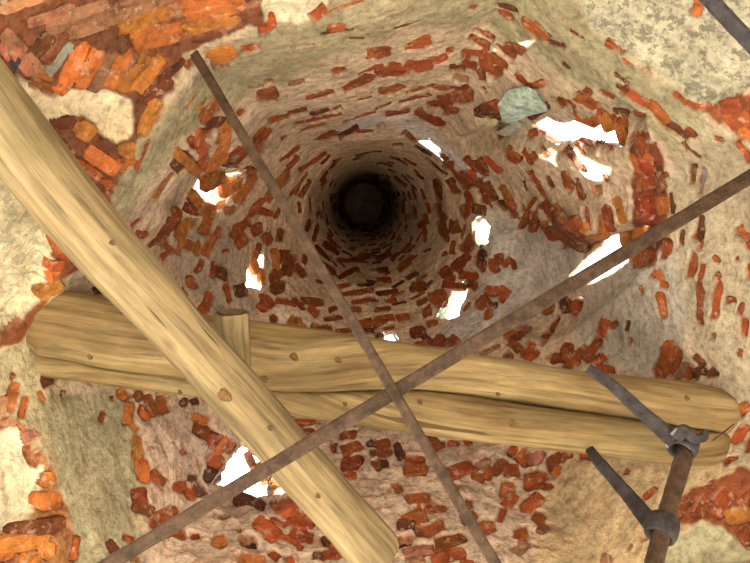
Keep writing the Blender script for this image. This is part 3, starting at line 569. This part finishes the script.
dl = link('log', log_mesh('log', [(-75, 22, 1.86, 35), (-30, 80, 1.95, 34), (15, 139, 2.05, 34), (80, 218, 2.18, 33), (164, 314, 2.31, 29), (244, 403, 2.38, 28), (302, 470, 2.38, 28), (381, 559, 2.38, 28)], 1.0, .95, seed=3, rough=.005), WOOD_B)
tag(dl, 'peeled round log lying diagonally below the thick wall-to-wall beam', 'log')
pg = link('peg', log_mesh('peg', [(232, 312, 2.56, 18), (233, 330, 2.57, 18), (235, 352, 2.58, 17), (237, 380, 2.58, 17)], .8, .9, nseg=30, seed=4, rough=.004), WOOD_B)
tag(pg, 'short sawn wooden post stub standing between the diagonal log and the beam', 'post')
# knots and a hewn notch on the timbers
def bvh_of(o): return BVHTree.FromPolygons([v.co.copy() for v in o.data.vertices], [tuple(p.vertices) for p in o.data.polygons])
def knot(px, py, r, parent, tree, mat):
    loc, n, _, _ = tree.ray_cast(Vector((0, 0, 0)), ray(px, py))
    if loc is None: return
    if n.dot(loc) > 0: n = -n
    t = n.orthogonal().normalized(); b_ = n.cross(t); V = []; Fs = []; nn_ = 12
    for (s_, z) in ((1.25, -.006), (.85, .005), (.55, .001), (.3, .003)):
        for i in range(nn_):
            a = 2*math.pi*i/nn_; V.append(tuple(loc+(t*math.cos(a)*1.35+b_*math.sin(a))*r*s_*(1+.12*math.sin(3*a+px))+n*z))
    V.append(tuple(loc+n*.0005))
    for k in (0, 1, 2):
        for i in range(nn_): Fs.append((k*nn_+i, k*nn_+(i+1) % nn_, (k+1)*nn_+(i+1) % nn_, (k+1)*nn_+i))
    for i in range(nn_): Fs.append((3*nn_+i, 3*nn_+(i+1) % nn_, 4*nn_))
    me = bpy.data.meshes.new('knot'); me.from_pydata(V, [], Fs); me.update(); link('knot', me, mat, parent)
KN = mat_plain('knot_wood', (.10, .055, .02), (.24, .15, .06), 60)
tu, tl, td = bvh_of(uh), bvh_of(lh), bvh_of(dl)
for x, y, r in ((294, 357, .016), (338, 360, .013), (264, 379, .014), (687, 398, .010), (90, 357, .010), (498, 394, .009), (372, 394, .008)): knot(x, y, r, uh, tu, KN)
for x, y, r in ((513, 424, .015), (345, 404, .009), (420, 402, .010), (180, 392, .008)): knot(x, y, r, lh, tl, KN)
for x, y, r in ((224, 396, .020), (112, 243, .008), (270, 428, .009), (318, 496, .008)): knot(x, y, r, dl, td, KN)

# ------------------------------------------------------------------ iron
def bar_mesh(name, pts, wd, th, sides=8, square=.5, seed=0):
    """pts in world; flat forged bar of width wd and thickness th facing the lens; wd may be a list"""
    P = [np.array(p[:], float) for p in pts]; n = max(2, len(P))
    C = catmull(P, 10*(n-1)) if n > 2 else np.array([P[0]+(P[1]-P[0])*k/40 for k in range(41)]); m = len(C)
    W = np.interp(np.linspace(0, 1, m), np.linspace(0, 1, len(wd)), wd) if isinstance(wd, (list, tuple)) else np.full(m, wd)
    tan = np.gradient(C, axis=0); tan /= np.linalg.norm(tan, axis=1)[:, None]; V = []; Fs = []
    for k in range(m):
        vw = -C[k]/np.linalg.norm(C[k]); s = np.cross(tan[k], vw); s /= np.linalg.norm(s); f = np.cross(s, tan[k])
        for i in range(sides):
            a = 2*math.pi*(i+.5)/sides; cx_, sy_ = math.cos(a), math.sin(a)
            x = math.copysign(abs(cx_)**square, cx_)*W[k]/2; y = math.copysign(abs(sy_)**square, sy_)*th/2
            V.append(tuple(C[k]+s*(x+.0012*random.uniform(-1, 1))+f*y))
    for k in range(m-1):
        for i in range(sides): Fs.append((k*sides+i, k*sides+(i+1) % sides, (k+1)*sides+(i+1) % sides, (k+1)*sides+i))
    Fs.append(tuple(range(sides))); Fs.append(tuple(range((m-1)*sides, m*sides)))
    me = bpy.data.meshes.new(name); me.from_pydata(V, [], Fs); me.update(); return me
def wpt(px, py, inn=0.06):
    q = wall_at(px, py); return q[0]-q[1]*inn
a0 = wpt(196, 52); ax = at(394, 392, 2.20)
d_ = (ax-a0); rodA = link('tie_rod', bar_mesh('tie_rod', [a0-d_*.08, a0+d_*1.75], .040, .022), IRON)
tag(rodA, 'flat rusty iron tie bar from the top left wall, on top at the crossing', 'tie rod', 'crossed iron tie rods')
b1 = wpt(760, 168); bx = at(394, 392, 2.226); d_ = bx-b1
rodB = link('tie_rod', bar_mesh('tie_rod', [b1-d_*.10, b1+d_*2.1], [.058, .053, .046], .026), IRON)
tag(rodB, 'rusty iron tie bar rising to the right wall, under the other at their crossing', 'tie rod', 'crossed iron tie rods')
c_ = link('tie_rod', bar_mesh('tie_rod', [at(640, -75, 1.9), at(815, 112, 1.9)], .042, .03), IRON_D); tag(c_, 'dark thick iron bar cutting across the top right plaster corner', 'tie rod')
c_ = link('tie_rod', bar_mesh('tie_rod', [at(-25, 128, 2.1), at(14, 55, 2.1)], .05, .03), IRON_D); tag(c_, 'dark iron bar end behind the diagonal log at far left', 'tie rod')
# stirrup: two straps with forged eyes on an upright rod
st_ = link('iron_stirrup', None); tag(st_, 'dark iron stirrup of two straps and an upright rod by the beam end', 'stirrup')
hp1, hp2, hp3 = 2.40, 2.20, 2.05
link('strap', bar_mesh('strap', [at(588, 368, 2.56), at(612, 385, 2.52), at(645, 415, 2.46), at(674, 440, 2.41)], [.042, .050, .058, .070], .025), IRON_D, st_)
link('strap', bar_mesh('strap', [at(590, 450, 2.72), at(600, 463, 2.60), at(628, 495, 2.42), at(650, 522, 2.24)], [.042, .050, .058, .070], .025), IRON_D, st_)
up_ = link('upright_rod', bar_mesh('upright_rod', [at(690, 432, 2.50), at(683, 460, 2.40), at(668, 510, 2.22), at(654, 563, 2.02), at(628, 660, 1.7)], [.062, .066, .064, .060, .058], .06, 12, .9), IRON, st_)
def ring(px, py, h, r, tr, axis, wide):
    c = at(px, py, h); ax_ = axis.normalized(); t = ax_.orthogonal().normalized(); b_ = ax_.cross(t); V = []; Fs = []; n, m = 28, 10
    for i in range(n):
        a = 2*math.pi*i/n; rd = t*math.cos(a)+b_*math.sin(a)
        for j in range(m):
            e = 2*math.pi*(j+.5)/m; V.append(tuple(c+rd*(r+tr*math.cos(e)*(1+.1*math.sin(3*a)))+ax_*math.copysign(abs(math.sin(e))**.6, math.sin(e))*wide))
    for i in range(n):
        for j in range(m): Fs.append((i*m+j, ((i+1) % n)*m+j, ((i+1) % n)*m+(j+1) % m, i*m+(j+1) % m))
    me = bpy.data.meshes.new('eye'); me.from_pydata(V, [], Fs); me.update(); return link('eye', me, IRON_D, st_)
ax1 = at(668, 510, 2.22)-at(690, 432, 2.50)
ring(683, 444, 2.44, .046, .014, ax1, .042); ring(662, 528, 2.16, .044, .014, ax1, .042)
link('hook', bar_mesh('hook', [at(676, 438, 2.38), at(684, 430, 2.37), at(694, 438, 2.37), at(703, 437, 2.38), at(706, 431, 2.39)], [.05, .045, .04, .035, .02], .03), IRON_D, st_)
wr = link('wire', bar_mesh('wire', [at(712, 441, 2.42), at(716, 438, 2.5), at(734, 424, 2.62)], .004, .004), IRON); tag(wr, 'thin wire running from the iron stirrup to the right wall', 'wire')

# ------------------------------------------------------------------ ground outside and under the tower
GM = mat_plain('dry_ground', (.20, .17, .12), (.30, .253, .18), .8)
me = mesh_np('floor', np.array([(-30, -30, -1.6), (30, -30, -1.6), (30, 30, -1.6), (-30, 30, -1.6)]), np.array([[0, 1, 2, 3]]))
tag(link('floor', me, GM), kind='structure')
bpy.data.objects.remove(GROUND)

# ------------------------------------------------------------------ unseen lower walls added north and east, so light comes from one side
LW = mat_plain('blocker_render', (.34, .28, .20), (.50, .42, .31), 6)
def blocker_side(name, c0, n):
    cc = (c0+np.arange(0, n+1, 10)) % NT; top_ = G2[0, cc]; V = []; Fs = []; K = 8; m = len(cc); o2 = top_-cxy; o2[:, 2] = 0; o2 /= np.linalg.norm(o2, axis=1)[:, None]
    for lay in (0.0, .55):
        for k in range(K+1):
            t = k/K; P = top_+o2*lay; P[:, 2] = top_[:, 2]*(1-t)-1.6*t+.0
            V += (P+rng.normal(0, .008, P.shape)*(0 < k < K)).tolist()
    for k in range(K):
        for i in range(m-1):
            for b_ in (0, (K+1)*m): Fs.append((b_+k*m+i, b_+k*m+i+1, b_+(k+1)*m+i+1, b_+(k+1)*m+i))
    for i in range(m-1): Fs.append((i, i+1, (K+1)*m+i+1, (K+1)*m+i))
    for k in range(K):
        for i in (0, m-1): Fs.append((k*m+i, (k+1)*m+i, (K+1)*m+(k+1)*m+i, (K+1)*m+k*m+i))
    me = bpy.data.meshes.new(name); me.from_pydata(V, [], Fs); me.update(); tag(link(name, me, LW), kind='structure')
for q, nm in ((0, 'blocker_wall_north'), (1, 'blocker_wall_northeast'), (2, 'blocker_wall_east')): blocker_side(nm, cols[q], (cols[q+1]-cols[q]) % NT)
